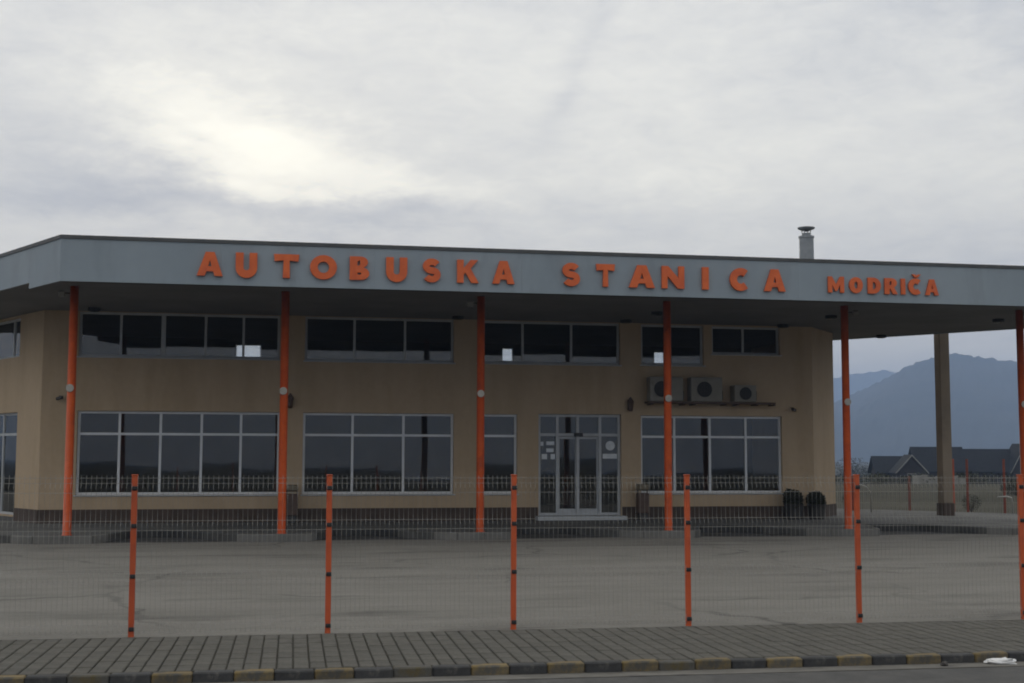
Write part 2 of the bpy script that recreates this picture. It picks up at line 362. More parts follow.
# kerb edging round the platform front, one stone after another
edge = [Vector((x, front(x), 0)) for x in xs]
kk = 0; acc = [edge[0]]; ln = 0
for a, b_ in zip(edge, edge[1:]):
    ln += (b_-a).length; acc.append(b_)
    if ln >= .5:
        bm = bmesh.new(); rows = []
        for i, p in enumerate(acc):
            d = (acc[min(i+1, len(acc)-1)]-acc[max(i-1, 0)]).normalized(); nrm = Vector((d.y, -d.x, 0))
            pp = p
            if i == 0: pp = p+d*.004
            if i == len(acc)-1: pp = p-d*.004
            rows.append([bm.verts.new(q) for q in (pp-nrm*.10+Vector((0, 0, .166)), pp+nrm*.012+Vector((0, 0, .166)), pp+nrm*.03+Vector((0, 0, .148)), pp+nrm*.03+Vector((0, 0, -.2)), pp-nrm*.10+Vector((0, 0, -.2)))])
        for r0, r1 in zip(rows, rows[1:]):
            for k in range(5): bm.faces.new((r0[k], r0[(k+1) % 5], r1[(k+1) % 5], r1[k]))
        bm.faces.new(rows[0]); bm.faces.new(rows[-1][::-1])
        mid = acc[len(acc)//2]
        if acc[-1].x > -7.5: obj('edge_stone', bm, M['platkerb'] if mid.y > 30.1 else (M['plat3'] if mid.y > 29.2 else M['plat2']), plat)
        else: bm.free()
        acc = [b_]; ln = 0
bay = bmesh.new()
by0 = [(x, 29.25+.10*math.sin(x*.9)+.08*mnoise.noise(Vector((x*.8, 3, 0)))) for x in xs]
prism(bay, by0+[(xs[-1], 32), (xs[0], 32)], -.1, .004); tag(obj('bus_bay', bay, M['bay']), kind='structure')

# ------------------------------------------------------------------ bus station
WY = 34.29; ZS = 5.515; ZF = 5.36; ZT = 6.30
st = empty('bus_station', (5, WY, .158))
tag(st, 'beige two-level bus station with flat grey canopy on orange columns', 'building')
def wall(name, p0, p1, z0, z1, openings, th, m, parent):
    T = plane_frame(p0, p1); ln = (Vector(p1)-Vector(p0)).length
    us = sorted(set([0, ln]+[o for op in openings for o in op[:2]])); zs = sorted(set([z0, z1]+[o for op in openings for o in op[2:]]))
    def hole(i, j):
        if i < 0 or j < 0 or i >= len(us)-1 or j >= len(zs)-1: return True
        cu, cz = (us[i]+us[i+1])/2, (zs[j]+zs[j+1])/2
        return any(a < cu < b and c < cz < d for a, b, c, d in openings)
    bm = bmesh.new(); V = {}
    def vert(i, j, k):
        if (i, j, k) not in V: V[i, j, k] = bm.verts.new(T((us[i], th*k, zs[j])))
        return V[i, j, k]
    for i in range(len(us)-1):
        for j in range(len(zs)-1):
            if hole(i, j): continue
            bm.faces.new([vert(i, j, 0), vert(i+1, j, 0), vert(i+1, j+1, 0), vert(i, j+1, 0)])
            bm.faces.new([vert(i, j, 1), vert(i, j+1, 1), vert(i+1, j+1, 1), vert(i+1, j, 1)])
            for (di, dj, a, b) in ((-1, 0, (i, j), (i, j+1)), (1, 0, (i+1, j), (i+1, j+1)), (0, -1, (i, j), (i+1, j)), (0, 1, (i, j+1), (i+1, j+1))):
                if hole(i+di, j+dj): bm.faces.new([vert(*a, 0), vert(*b, 0), vert(*b, 1), vert(*a, 1)])
    return obj(name, bm, m, parent)
def window(T, us, zs, parent, name='window', fm='alu', fwid=.062, setback=.10, wide=(), skip=(), sill=True):
    bm = bmesh.new(); d0, d1 = setback, setback+.065
    def half(i): return (.11 if i in wide else fwid)/2
    for i, u_ in enumerate(us):
        a, b = u_-half(i), u_+half(i)
        if i == 0: a, b = u_+.004, u_+fwid
        if i == len(us)-1: a, b = u_-fwid, u_-.004
        box(bm, a, b, d0, d1, zs[0]+.004, zs[-1]-.004, T=T)
    for j, z in enumerate(zs):
        a, b = z-fwid/2, z+fwid/2
        if j == 0: a, b = z+.004, z+fwid
        if j == len(zs)-1: a, b = z-fwid, z-.004
        for i in range(len(us)-1):
            l = us[i]+(fwid if i == 0 else half(i)); r = us[i+1]-(fwid if i == len(us)-2 else half(i+1))
            box(bm, l, r, d0+.004, d1-.004, a, b, T=T)
    w = obj(name, bm, M[fm], parent)
    for j in range(len(zs)-1):
        for i in range(len(us)-1):
            if (i, j) in skip: continue
            l, r = us[i]+.03, us[i+1]-.03
            # small random tilt per pane, plus a backward lean added to steer its reflection
            tx, tz = random.uniform(-.004, .004), random.uniform(-.004, .004)+(.013 if zs[0] > 4 else .005)
            pb = bmesh.new(); uc, zc = (l+r)/2, (zs[j]+zs[j+1])/2
            box(pb, l, r, 0, .008, zs[j]+.03, zs[j+1]-.03, T=lambda q: T((q[0], q[1]+d0+.028+tx*(q[0]-uc)+tz*(q[2]-zc), q[2])))
            obj('pane', pb, M['glass'], w)
    if sill:
        sb = bmesh.new(); box(sb, us[0]-.04, us[-1]+.04, -.045, d0-.002, zs[0]-.035, zs[0]-.002, T=T, bevel=.006)
        obj('sill', sb, M['alud'], w)
    return w
XL, XR = -5.5, 15.13
TF = plane_frame((0, WY), (1, WY))
LOW = [[-4.62, -3.6, -2.59, -1.57, -.58, .41], [1.0, 2.29, 3.63, 4.96], [5.6, 6.68], [10.12, 11.1, 12.12, 13.17, 14.2]]
UPP = [([-4.65, -3.63, -2.58, -1.52, -.56, .37], 4.36, 5.505), ([1.02, 2.31, 3.65, 4.95], 4.34, 5.505), ([5.6, 6.84, 8.19, 9.54], 4.35, 5.50), ([10.14, 11.0, 11.94], 4.37, 5.49), ([12.18, 13.12, 14.18], 4.70, 5.48)]
DOOR = [7.26, 7.8, 8.37, 8.99, 9.56]
ops = [(g_[0]-XL, g_[-1]-XL, .86, 2.98) for g_ in LOW]+[(g_[0]-XL, g_[-1]-XL, a, b) for g_, a, b in UPP]+[(DOOR[0]-XL, DOOR[-1]-XL, .26, 3.0)]
wall('front_wall', (XL, WY), (XR, WY), .26, ZS-.004, ops, .28, M['wall'], st)
LWE = (-8.2, 39.0)
TL = plane_frame(LWE, (XL, WY)); lln = math.dist(LWE, (XL, WY))
wall('side_wall', LWE, (XL-.001, WY+.001), .26, ZS-.004, [(lln-4.0, lln-1.62, .30, 2.97), (lln-4.0, lln-1.62, 4.42, 5.46)], .28, M['wall'], st)
wall('side_wall', (XR+.001, WY+.001), (16.5, 35.9), .26, ZS-.004, [], .28, M['wall'], st)
wall('side_wall', (16.5, 35.9), (16.5, 42), .26, ZS-.004, [], .28, M['wall'], st)
wall('side_wall', (-8.2, 42), LWE, .26, ZS-.004, [], .28, M['wall'], st)
REAR = [(-.92, -.13, 4.93, 5.36), (7.63, 8.01, 4.95, 5.40), (12.8, 13.19, 4.90, 5.37)]
wall('rear_wall', (16.5, 42), (-8.2, 42), .0, ZS-.004, [(16.5-b, 16.5-a, c, d) for a, b, c, d in REAR], .25, M['inner'], st)
TR = plane_frame((16.5, 42), (-8.2, 42))
for a, b, c, d in REAR: window(TR, [16.5-b, 16.5-a], [c, d], st, setback=.06, fwid=.03, sill=False)
# plinth: brown base course broken at the doors
for a, b in ((XL-.02, DOOR[0]-.02), (DOOR[-1]+.02, XR+.02)):
    obj('plinth', box(bmesh.new(), a, b, -.022, -.002, .15, .50, T=TF), M['plinth'], st)
obj('plinth', box(bmesh.new(), lln-1.60, lln+.01, -.022, -.002, .15, .50, T=TL), M['plinth'], st)
TC = plane_frame((XR, WY), (16.5, 35.9)); obj('plinth', box(bmesh.new(), .01, math.dist((XR, WY), (16.5, 35.9)), -.022, -.002, .15, .50, T=TC), M['plinth'], st)
obj('floor_slab', prism(bmesh.new(), [(XL+.05, WY+.02), (XR-.05, WY+.02), (16.4, 36), (16.4, 41.9), (-8.1, 41.9), (-8.1, 39.1)], -.1, .27), M['innerfloor'], st)
# windows
for i, g_ in enumerate(LOW): window(TF, g_, [.86, 2.40, 2.98], st)
for i, (g_, a, b) in enumerate(UPP): window(TF, g_, [a, b], st, fm='alud', wide=(2,) if i == 0 else ())
window(TL, [lln-4.0, lln-2.35, lln-1.62], [4.42, 5.46], st, fm='alud', sill=False)
window(TL, [lln-4.0, lln-2.9, lln-1.62], [.30, 2.40, 2.97], st, fm='alud', sill=False)
# sliding entrance door
dr = window(TF, DOOR, [.27, 2.44, 3.0], st, name='entrance_door', fm='alud', sill=False, fwid=.075, skip=((1, 0), (2, 0)))
for a, b in ((7.83, 8.36), (8.38, 8.96)):
    fb = bmesh.new()
    for (x0, x1, z0, z1) in ((a, a+.05, .33, 2.39), (b-.05, b, .33, 2.39), (a+.05, b-.05, .33, .45), (a+.05, b-.05, 2.33, 2.39)): box(fb, x0, x1, .175, .21, z0, z1, T=TF)
    obj('door_leaf', fb, M['alud'], dr)
    obj('pane', box(bmesh.new(), a+.04, b-.04, .19, .196, .43, 2.35, T=TF), M['glass'], dr)
obj('sensor', box(bmesh.new(), 8.26, 8.5, .03, .095, 2.40, 2.49, T=TF, bevel=.012), M['black'], dr)
obj('threshold', box(bmesh.new(), 7.18, 9.64, -.30, .0, .155, .265, T=TF, bevel=.01), M['alud'], dr)
def sticker(u0, u1, z0, z1, seg=None):
    b = bmesh.new()
    if seg:
        lathe(b, [((u1-u0)/2, 0), ((u1-u0)/2, .003)], (0, 0, 0), 18, 'Y')
        for v in b.verts: v.co = TF(((u0+u1)/2+v.co.x, .118, (z0+z1)/2+v.co.z))+Vector((0, v.co.y, 0))
    else: box(b, u0, u1, .116, .121, z0, z1, T=TF)
    obj('sticker', b, M['decal'], dr)
for s_ in ((7.34, 7.42, 2.14, 2.25), (7.50, 7.72, 2.16, 2.26), (7.50, 7.70, 1.97, 2.07), (7.37, 7.52, 1.78, 1.92), (7.62, 7.74, 1.78, 1.92), (9.07, 9.47, 1.80, 1.93)): sticker(*s_)
sticker(9.15, 9.41, 2.02, 2.28, 1)
# roof, soffit, fascia
ROOF = [(-4.09, 27.21), (21.2, 27.21), (21.2, 33.1), (17.2, 38.2), (17.2, 42.6), (-9.6, 42.6), (-9.6, 36.8)]
inset = [(-4.02, 27.28), (21.13, 27.28), (21.13, 33.08), (17.13, 38.18), (17.13, 42.53), (-9.53, 42.53), (-9.53, 36.83)]
obj('soffit', prism(bmesh.new(), inset, ZS, ZS+.05), M['soffit'], st)
roof = obj('roof', prism(bmesh.new(), inset, ZT-.16, ZT-.08), M['roof'], st)
def fascia_run(p0, p1, z0, width):
    T = plane_frame(p0, p1); ln = math.dist(p0, p1); n = max(1, round(ln/width))
    for k in range(n):
        a, b = k*ln/n+.001, (k+1)*ln/n-.001
        obj('fascia_panel', box(bmesh.new(), a, b, 0, .055, z0, ZT-.077, T=T), M['fascia'], st)
    obj('edge_trim', box(bmesh.new(), -.01, ln+.01, -.022, .09, ZT-.075, ZT, T=T), M['trim'], st)
for i, (a, b) in enumerate(zip(ROOF, ROOF[1:]+ROOF[:1])):
    if i == 0: fascia_run(a, b, ZF, 3.1)
    elif i == 6:
        d = Vector(a)-Vector(b); c = Vector(b)+d.normalized()*1.68
        fascia_run(a, tuple(c), ZS-.03, 3.1); fascia_run(tuple(c), b, ZF, 3.0)
    else: fascia_run(a, b, ZS-.03, 3.1)
# drip strip closing the bottom of the deep front panels
obj('drip_strip', box(bmesh.new(), -4.05, 21.1, 27.275, 27.60, ZF+.012, ZF+.05), M['trim'], st)
# chimney
ch = lathe(bmesh.new(), [(.19, ZT-.1), (.19, 7.62), (.205, 7.63), (.205, 7.68), (.12, 7.69), (.12, 7.76)], (14.02, 32, 0), 20)
for k in range(4):
    a = R(45+90*k); tube(ch, [(14.02+.11*math.cos(a), 32+.11*math.sin(a), 7.74), (14.02+.13*math.cos(a), 32+.13*math.sin(a), 7.88)], .012, 5)
lathe(ch, [(.05, 7.81), (.215, 7.875), (.23, 7.91), (.12, 7.935), (.02, 7.945)], (14.02, 32, 0), 20); obj('chimney', ch, M['steel'], roof, smooth=False)
# columns with round plates
for i, x in enumerate(COLX):
    c = obj('column', lathe(bmesh.new(), [(.11, .15), (.11, .17), (.09, .172), (.09, ZS-.002)], (x, COLY, 0), 20), M['orange'], st, smooth=False)
    for p in c.data.polygons:
        if abs(p.normal.z) < .5: p.use_smooth = True
    z = (3.30, 3.29, 3.28, 3.22, 3.18, 3.17)[i]
    obj('plate', lathe(bmesh.new(), [(.06, 0), (.085, .006), (.085, .016), (.07, .02)], (x-.02+.004*i, COLY-.093, z), 20, 'Y'), M['white'], c)
# beige pillar at the open end
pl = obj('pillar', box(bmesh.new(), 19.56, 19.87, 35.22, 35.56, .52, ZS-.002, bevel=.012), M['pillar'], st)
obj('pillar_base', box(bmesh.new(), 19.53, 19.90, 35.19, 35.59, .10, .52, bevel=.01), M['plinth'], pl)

# ------------------------------------------------------------------ lettering on the fascia
def arc(cx, cy, rx, ry, a0, a1, n=14):
    return [(cx+rx*math.cos(R(a0+(a1-a0)*k/n)), cy+ry*math.sin(R(a0+(a1-a0)*k/n))) for k in range(n+1)]
def ribbon(pts, t):
    l, r = [], []
    for i, p in enumerate(pts):
        a, b = pts[max(i-1, 0)], pts[min(i+1, len(pts)-1)]; d = Vector((b[0]-a[0], b[1]-a[1])).normalized(); n_ = Vector((-d.y, d.x))*t/2
        l.append((p[0]+n_.x, p[1]+n_.y)); r.append((p[0]-n_.x, p[1]-n_.y))
    return l+r[::-1]
def loops(ch, w, h, t):
    """outline loops of a heavy capital in a w x h box with stroke t (the first is the outside, others are holes or marks)"""
    sc_ = lambda P: [(x*w, y*h) for x, y in P]
    if ch == 'A': return [sc_([(0, 0), (.33, 1), (.67, 1), (1, 0), (.69, 0), (.63, .19), (.37, .19), (.31, 0)]), sc_([(.435, .40), (.565, .40), (.5, .66)])]
    if ch == 'T': return [sc_([(.36, 0), (.64, 0), (.62, .74), (.97, .70), (1, 1), (0, 1), (.03, .70), (.38, .74)])]
    if ch == 'K': return [sc_([(0, 0), (.30, 0), (.30, .34), (.38, .44), (.66, 0), (1, 0), (.62, .62), (.97, 1), (.62, 1), (.30, .64), (.30, 1), (0, 1)])]
    if ch == 'N': return [sc_([(0, 0), (.25, 0), (.25, .55), (.72, 0), (1, 0), (1, 1), (.75, 1), (.75, .45), (.28, 1), (0, 1)])]
    if ch == 'I': return [sc_([(0, 0), (1, 0), (1, 1), (0, 1)])]
    if ch == 'M': return [sc_([(0, 0), (.25, 0), (.25, .50), (.44, .10), (.56, .10), (.75, .50), (.75, 0), (1, 0), (1, 1), (.76, 1), (.5, .48), (.24, 1), (0, 1)])]
    if ch == 'O': return [arc(w/2, h/2, w/2, h/2, 0, 345, 23), arc(w/2, h/2, w/2-t, h/2-t*.85, 0, 345, 23)]
    if ch == 'U':
        q = w/2-t/2; return [ribbon([(t/2, h), (t/2, h*.7)]+arc(w/2, q*.95+t*.42, q, q*.95, 180, 360)+[(w-t/2, h*.7), (w-t/2, h)], t)]
    if ch == 'S':
        t = min(t, .138); rx, ry = (w-t)/2, (h-t)/4; return [ribbon(arc(w/2, h-t/2-ry, rx, ry, 25, 262, 12)+arc(w/2, t/2+ry, rx, ry, 82, -155, 12), t)]
    if ch == 'C': return [ribbon(arc(w/2, h/2, (w-t)/2, (h-t)/2, 48, 312, 22), t)]
    if ch == 'D': return [[(0, 0)]+arc(w*.42, h/2, w*.58, h/2, -90, 90)+[(0, h)], [(t, t*.85)]+arc(w*.42, h/2, w*.58-t, h/2-t*.85, -90, 90)+[(t, h-t*.85)]]
    if ch == 'B':
        o = [(0, 0)]+arc(w*.58, h*.27, w*.42, h*.27, -90, 70, 9)+arc(w*.55, h*.76, w*.38, h*.24, -65, 90, 9)+[(0, h)]
        return [o, [(t, t*.7)]+arc(w*.52, h*.27, w*.46-t, h*.27-t*.7, -90, 90, 8)+[(t, h*.54-t*.7)], [(t, h*.60)]+arc(w*.50, h*.735, w*.42-t, h*.135-t*.08, -90, 90, 8)+[(t, h-t*.7)]]
    if ch == 'R':
        o = [(0, 0), (t, 0), (t, h*.36), (w*.42, h*.36), (w*.64, 0), (w, 0), (w*.72, h*.42)]+arc(w*.52, h*.70, w*.42, h*.30, -50, 90, 9)+[(0, h)]
        return [o, [(t, h*.55)]+arc(w*.48, h*.70, w*.42-t, h*.15-t*.05, -90, 90, 8)+[(t, h-t*.75)]]
def letter(ch, x0, x1, z0, z1, parent, depth=.06, t=.16):
    q = (x1-x0)*.035; x0, x1 = x0+q, x1-q; z0, z1 = z0+.012, z1-.014
    w, h = x1-x0, z1-z0; bm = bmesh.new()
    parts = [loops('C' if ch == '\u010c' else ch, w, h if ch != '\u010c' else h*.80, t)]
    if ch == '\u010c': parts.append([[(w*.5-.09, h), (w*.5-.015, h*.85), (w*.5+.055, h*.85), (w*.5+.13, h), (w*.5+.055, h), (w*.5+.02, h*.93), (w*.5-.015, h)]])
    for lp in parts:
        b2 = bmesh.new()
        for P in lp:
            vs = [b2.verts.new((x0+x, 27.21-.012-depth, z0+y)) for x, y in P]
            for a, b in zip(vs, vs[1:]+vs[:1]): b2.edges.new((a, b))
        bmesh.ops.triangle_fill(b2, use_beauty=True, use_dissolve=False, edges=b2.edges[:], normal=(0, -1, 0))
        r = bmesh.ops.extrude_face_region(b2, geom=b2.faces[:])
        for v in r['geom']:
            if isinstance(v, bmesh.types.BMVert): v.co.y += depth
        merge(bm, b2)
    return obj('letter', bm, M['letter'], parent)
sg = empty('roof_sign', (5, 27.2, 5.53)); tag(sg, 'widely spaced large orange letters AUTOBUSKA STANICA on the grey fascia', 'sign')
XSP = [-1.43, -.87, -.65, -.18, .12, .68, .86, 1.46, 1.69, 2.13, 2.45, 2.93, 3.23, 3.64, 3.96, 4.46, 4.72, 5.24, 6.26, 6.68, 7.01, 7.46, 7.74, 8.37, 8.49, 9.04, 9.43, 9.59, 10.06, 10.6, 10.86, 11.4]
for k, ch_ in enumerate('AUTOBUSKASTANICA'):
    dz_ = -.012 if ch_ in 'OSCU' else 0
    letter(ch_, XSP[2*k], XSP[2*k+1], 5.525+dz_, 6.045-dz_*.5, sg)
sg2 = empty('roof_sign', (13.7, 27.2, 5.53)); tag(sg2, 'small tightly set orange letters MODRI\u010cA at the right of the fascia', 'sign')
MX = [(12.39, 12.80), (12.90, 13.25), (13.35, 13.69), (13.76, 14.10), (14.17, 14.28), (14.34, 14.73), (14.76, 15.11)]
for (a, b), ch_ in zip(MX, 'MODRI\u010cA'):
    letter(ch_, a, b, 5.535, 6.03 if ch_ == '\u010c' else 5.925, sg2, .045, .118)

# ------------------------------------------------------------------ things on the building
def ac_unit(x0, x1, z1, fanx, fr, label):
    z0 = 3.355; y0, y1 = WY-.42, WY-.08
    e = empty('air_conditioner', ((x0+x1)/2, WY-.25, z0)); tag(e, label, 'air conditioner', 'air conditioner units on the wall shelf')
    b = obj('casing', box(bmesh.new(), x0, x1, y0, y1, z0, z1, bevel=.02), M['ac'], e)
    zc = (z0+z1)/2
    obj('fan_recess', lathe(bmesh.new(), [(fr, 0), (fr, .008)], (fanx, y0-.002, zc), 24, 'Y'), M['black'], e)
    gb = bmesh.new()
    for r_ in (fr*1.0, fr*.72, fr*.45):
        tube(gb, [(fanx+r_*math.cos(2*math.pi*k/20), y0-.02, zc+r_*math.sin(2*math.pi*k/20)) for k in range(21)], .006, 5)
    for k in range(4):
        a = math.pi*k/4; tube(gb, [(fanx-fr*math.cos(a), y0-.018, zc-fr*math.sin(a)), (fanx+fr*math.cos(a), y0-.018, zc+fr*math.sin(a))], .005, 5)
    obj('fan_grille', gb, M['dark'], e)
    lb = bmesh.new()
    for k in range(7):
        z = z0+.15+k*(z1-z0-.3)/6; box(lb, fanx+fr+.06, x1-.06, y0-.006, y0-.0005, z, z+.018)
    if x1-.06 > fanx+fr+.1: obj('louvre', lb, M['ac'], e)
    else: lb.free()
    obj('side_panel', box(bmesh.new(), x1+.001, x1+.03, y0+.05, y1-.05, z0+.05, z0+.3, bevel=.008), M['dark'], e)
ac_unit(10.26, 11.20, 4.02, 10.58, .21, 'leftmost of three wall-mounted air conditioner units, half behind an orange column')
ac_unit(11.42, 12.32, 4.02, 11.80, .21, 'middle air conditioner unit on the wall shelf, with wide grey side')
ac_unit(12.66, 13.30, 3.82, 12.98, .17, 'smallest and rightmost air conditioner unit on the wall shelf')
sh = empty('wall_bracket', (12, WY, 3.25)); tag(sh, 'long dark steel wall bracket carrying the air conditioner units', 'bracket')
bm = bmesh.new(); box(bm, 10.2, 13.85, WY-.44, WY-.40, 3.30, 3.35); obj('rail', bm, M['brown'], sh)
obj('rail', box(bmesh.new(), 10.2, 13.85, WY-.11, WY-.07, 3.30, 3.35), M['brown'], sh)
for x in (10.3, 11.2, 11.5, 12.4, 12.75, 13.3, 13.8):
    bm = bmesh.new(); box(bm, x, x+.04, WY-.45, WY-.001, 3.255, 3.298); obj('arm', bm, M['brown'], sh)
def wall_lamp(x, label):
    e = empty('wall_lamp', (x, WY, 3.07)); tag(e, label, 'lamp', 'dark wall lamps')
    obj('back_plate', box(bmesh.new(), x-.05, x+.05, WY-.02, WY-.001, 3.12, 3.40, bevel=.006), M['dark'], e)
    obj('arm', tube(bmesh.new(), [(x, WY-.015, 3.30), (x, WY-.09, 3.32), (x, WY-.13, 3.29)], .015, 8), M['dark'], e)
    obj('lantern', lathe(bmesh.new(), [(.03, 3.08), (.06, 3.10), (.085, 3.32), (.095, 3.34), (.05, 3.42), (.015, 3.47)], (x, WY-.14, 0), 8), M['brown'], e)
wall_lamp(.66, 'dark wall lamp beside the second orange column from the left')
wall_lamp(9.79, 'dark wall lamp to the right above the entrance door')
def camera_box(x, z, s, label):
    e = empty('security_camera', (x, WY, z)); tag(e, label, 'camera', 'small security cameras on the facade')
    obj('bracket', tube(bmesh.new(), [(x, WY-.001, z+.04), (x, WY-.10, z+.04), (x, WY-.12, z)], .014, 6), M['dark'], e)
    bm = bmesh.new(); box(bm, -.04, .04, -.14, .10, -.035, .04, bevel=.012)
    for v in bm.verts: v.co = Matrix.Translation((x, WY-.16, z-.02)) @ Matrix.Rotation(s*.7, 4, 'Z') @ Matrix.Rotation(-.15, 4, 'X') @ v.co
    obj('housing', bm, M['dark'], e)
camera_box(-5.05, 3.30, 1, 'small security camera on the facade near the left corner')
camera_box(14.5, 3.18, -1, 'small security camera above the two potted shrubs')
SL = [(-4.2, 33.55, 'left end, above the leftmost column'), (4.95, 33.6, 'in front of the narrow wall beside the third column'), (9.5, 33.55, 'above the right end of the upper windows over the door'), (9.75, 31.5, 'just left of the fourth column top'),
      (14.4, 31.4, 'just left of the fifth column top'), (14.1, 33.85, 'above the small upper right windows'), (18.2, 36.2, 'at the rear edge right of the building corner'), (19.1, 31.3, 'over the open end right of the beige pillar')]
for x, y, t in SL:
    e = empty('ceiling_light', (x, y, ZS-.09)); tag(e, 'round dark soffit light, '+t, 'ceiling light', 'soffit lights under the canopy')
    obj('housing', lathe(bmesh.new(), [(.13, ZS-.085), (.155, ZS-.075), (.155, ZS-.001)], (x, y, 0), 18), M['black'], e)
    obj('lens', lathe(bmesh.new(), [(.10, ZS-.092), (.11, ZS-.086)], (x, y, 0), 18), M['pane_dark'], e)
for i, (cx, sgn, t) in enumerate(((COLX[0], -1, 'leftmost'), (COLX[2], -1, 'third'), (COLX[4], 1, 'fifth'))):
    x = cx+sgn*.20
    e = empty('floodlight', (x, COLY-.05, 5.3)); tag(e, f'small pale floodlight at the top of the {t} orange column', 'floodlight', 'floodlights on the columns')
    obj('arm', tube(bmesh.new(), [(cx+sgn*.09, COLY, 5.36), (x, COLY-.02, 5.36)], .015, 6), M['dark'], e)
    bm = bmesh.new(); box(bm, -.07, .07, -.05, .05, -.06, .06, bevel=.015)
    for v in bm.verts: v.co = Matrix.Translation((x+sgn*.06, COLY-.05, 5.34)) @ Matrix.Rotation(.4, 4, 'X') @ v.co
    obj('housing', bm, M['pale'], e)
def litter_bin(x, y, label, flip=1):
    e = empty('litter_bin', (x, y, .158)); tag(e, label, 'litter bin', 'litter bins by the facade')
    b = bmesh.new(); box(b, x-.15, x+.15, y-.14, y+.14, .34, .88, bevel=.02); obj('bin_body', b, M['brown'], e)
    obj('foot', box(bmesh.new(), x-.11, x+.11, y-.10, y+.10, .158, .34, bevel=.01), M['dark'], e)
    for s in (-1, 1): obj('post', box(bmesh.new(), x+s*.13-.012, x+s*.13+.012, y-.02, y+.02, .88, 1.0), M['dark'], e)
    hb = bmesh.new(); box(hb, x-.155, x+.155, y-.15, y+.15, .95, 1.12, bevel=.035); obj('hood', hb, M['olive'], e)
litter_bin(.74, 33.95, 'brown litter bin with beige hood behind the second orange column')
litter_bin(10.05, 33.95, 'brown litter bin with beige hood just right of the entrance door')
def leaves(b, c, rad, n, s, rng, shell=.15):
    for _ in range(n):
        while True:
            p = Vector((rng.uniform(-1, 1), rng.uniform(-1, 1), rng.uniform(-1, 1)))
            if shell < p.length < 1 and rng.random() < .35+.65*abs(mnoise.noise(p*2.3+c)) * 1.8: break
        q = c+Vector((p.x*rad[0], p.y*rad[1], p.z*rad[2]))
        d = Vector((rng.uniform(-1, 1), rng.uniform(-1, 1), rng.uniform(-.6, .6))).normalized(); t = d.cross(Vector((rng.uniform(-1, 1), rng.uniform(-1, 1), 1))).normalized()
        l = s*rng.uniform(.6, 1.3)
        vs = [b.verts.new(q+d*l), b.verts.new(q+t*l*.45), b.verts.new(q-d*l), b.verts.new(q-t*l*.45)]; b.faces.new(vs)
def potted_shrub(x, y, r, h, seed, label):
    rng = random.Random(seed); z = .158
    e = empty('potted_shrub', (x, y, z)); tag(e, label, 'shrub', 'potted shrubs by the right corner')
    obj('pot', lathe(bmesh.new(), [(.19, z), (.20, z+.02), (.255, z+.36), (.27, z+.37), (.27, z+.41), (.24, z+.41), (.235, z+.38)], (x, y, 0), 20), M['pot'], e)
    obj('stem', tube(bmesh.new(), [(x, y, z+.30), (x+.01, y, z+.45), (x-.01, y+.01, z+.62)], [.022, .018, .010], 6), M['bark'], e)
    b = bmesh.new(); leaves(b, Vector((x, y, z+h*.62)), (r*.92, r*.92, h*.34), 1500, .042, rng, .4)
    for k in range(9):
        a = rng.uniform(0, 6.28); leaves(b, Vector((x+r*.62*math.cos(a), y+r*.62*math.sin(a), z+h*rng.uniform(.48, .86))), (r*.42, r*.42, h*.17), 170, .045, rng, .1)
    obj('foliage', b, M['leaf'], e, recalc=False)
potted_shrub(14.33, 33.85, .285, .83, 21, 'round dark evergreen shrub in a pot, left of the pair under the window end')
potted_shrub(14.95, 33.75, .285, .80, 22, 'round dark evergreen shrub in a pot, nearest the right building corner')

# ------------------------------------------------------------------ street fence
POST_U = [-2.0, -.003, 2.013, 4.01, 5.985, 8.00, 10.03, 12.0]
fence = empty('mesh_fence', S(5, 0)); tag(fence, 'welded wire mesh fence on orange posts along the pavement in front', 'fence')
FH = 1.665; FOLD = [1.53, 1.14, .62, .08]
pmesh = nb(-.03, .03, -.02, .02, -.1, FH-.005, bevel=.006); pme = bpy.data.meshes.new('post'); pmesh.to_mesh(pme); pmesh.free(); pme.materials.append(M['orange'])
cb_ = nb(-.024, .034, -.034, -.019, -.022, .022, bevel=.006); lathe(cb_, [(.012, 0), (.012, .012)], (0, -.036, 0), 8, 'Y'); cme = bpy.data.meshes.new('clip'); cb_.to_mesh(cme); cb_.free(); cme.materials.append(M['black'])
for u_ in POST_U:
    lean = random.uniform(-.004, .004)
    p = inst('post', pme, fence, S(u_, 0), (0, lean, SA))
    cap = obj('cap', nb(-.034, .034, -.024, .024, FH-.005, FH+.008, bevel=.004), M['orange'], p, loc=S(u_, 0), rot=(0, lean, SA))
    for z in FOLD: inst('clip', cme, p, S(u_, 0, z)+Vector((lean*z, 0, 0)), (0, lean, SA))
def panel_mesh(w):
    b = bmesh.new(); prof = []
    zs_ = [.03]
    for z in sorted(FOLD): zs_ += [z-.05, z, z+.05]
    zs_ = sorted(set([z for z in zs_ if z > .02]+[FH]))
    def off(z): return -.028 if any(abs(z-f) < .001 for f in FOLD) else 0.0
    n = int(w/.052)
    for k in range(n+1):
        x = .03+k*(w-.06)/n
        tube(b, [(x, off(z), z) for z in zs_], .0017, 4)
    for z in [.05]+[f+d for f in FOLD for d in (-.05, .05)]+[FH-.03]:
        tube(b, [(.02, off(z)-.005, z), (w-.02, off(z)-.005, z)], .0017, 4)
    return b
for a, b_ in zip(POST_U, POST_U[1:]):
    me = bpy.data.meshes.new('wire_panel'); pb = panel_mesh(b_-a); pb.to_mesh(me); pb.free(); me.materials.append(M['wire'])
    inst('wire_panel', me, fence, S(a, -.012), (0, 0, SA))

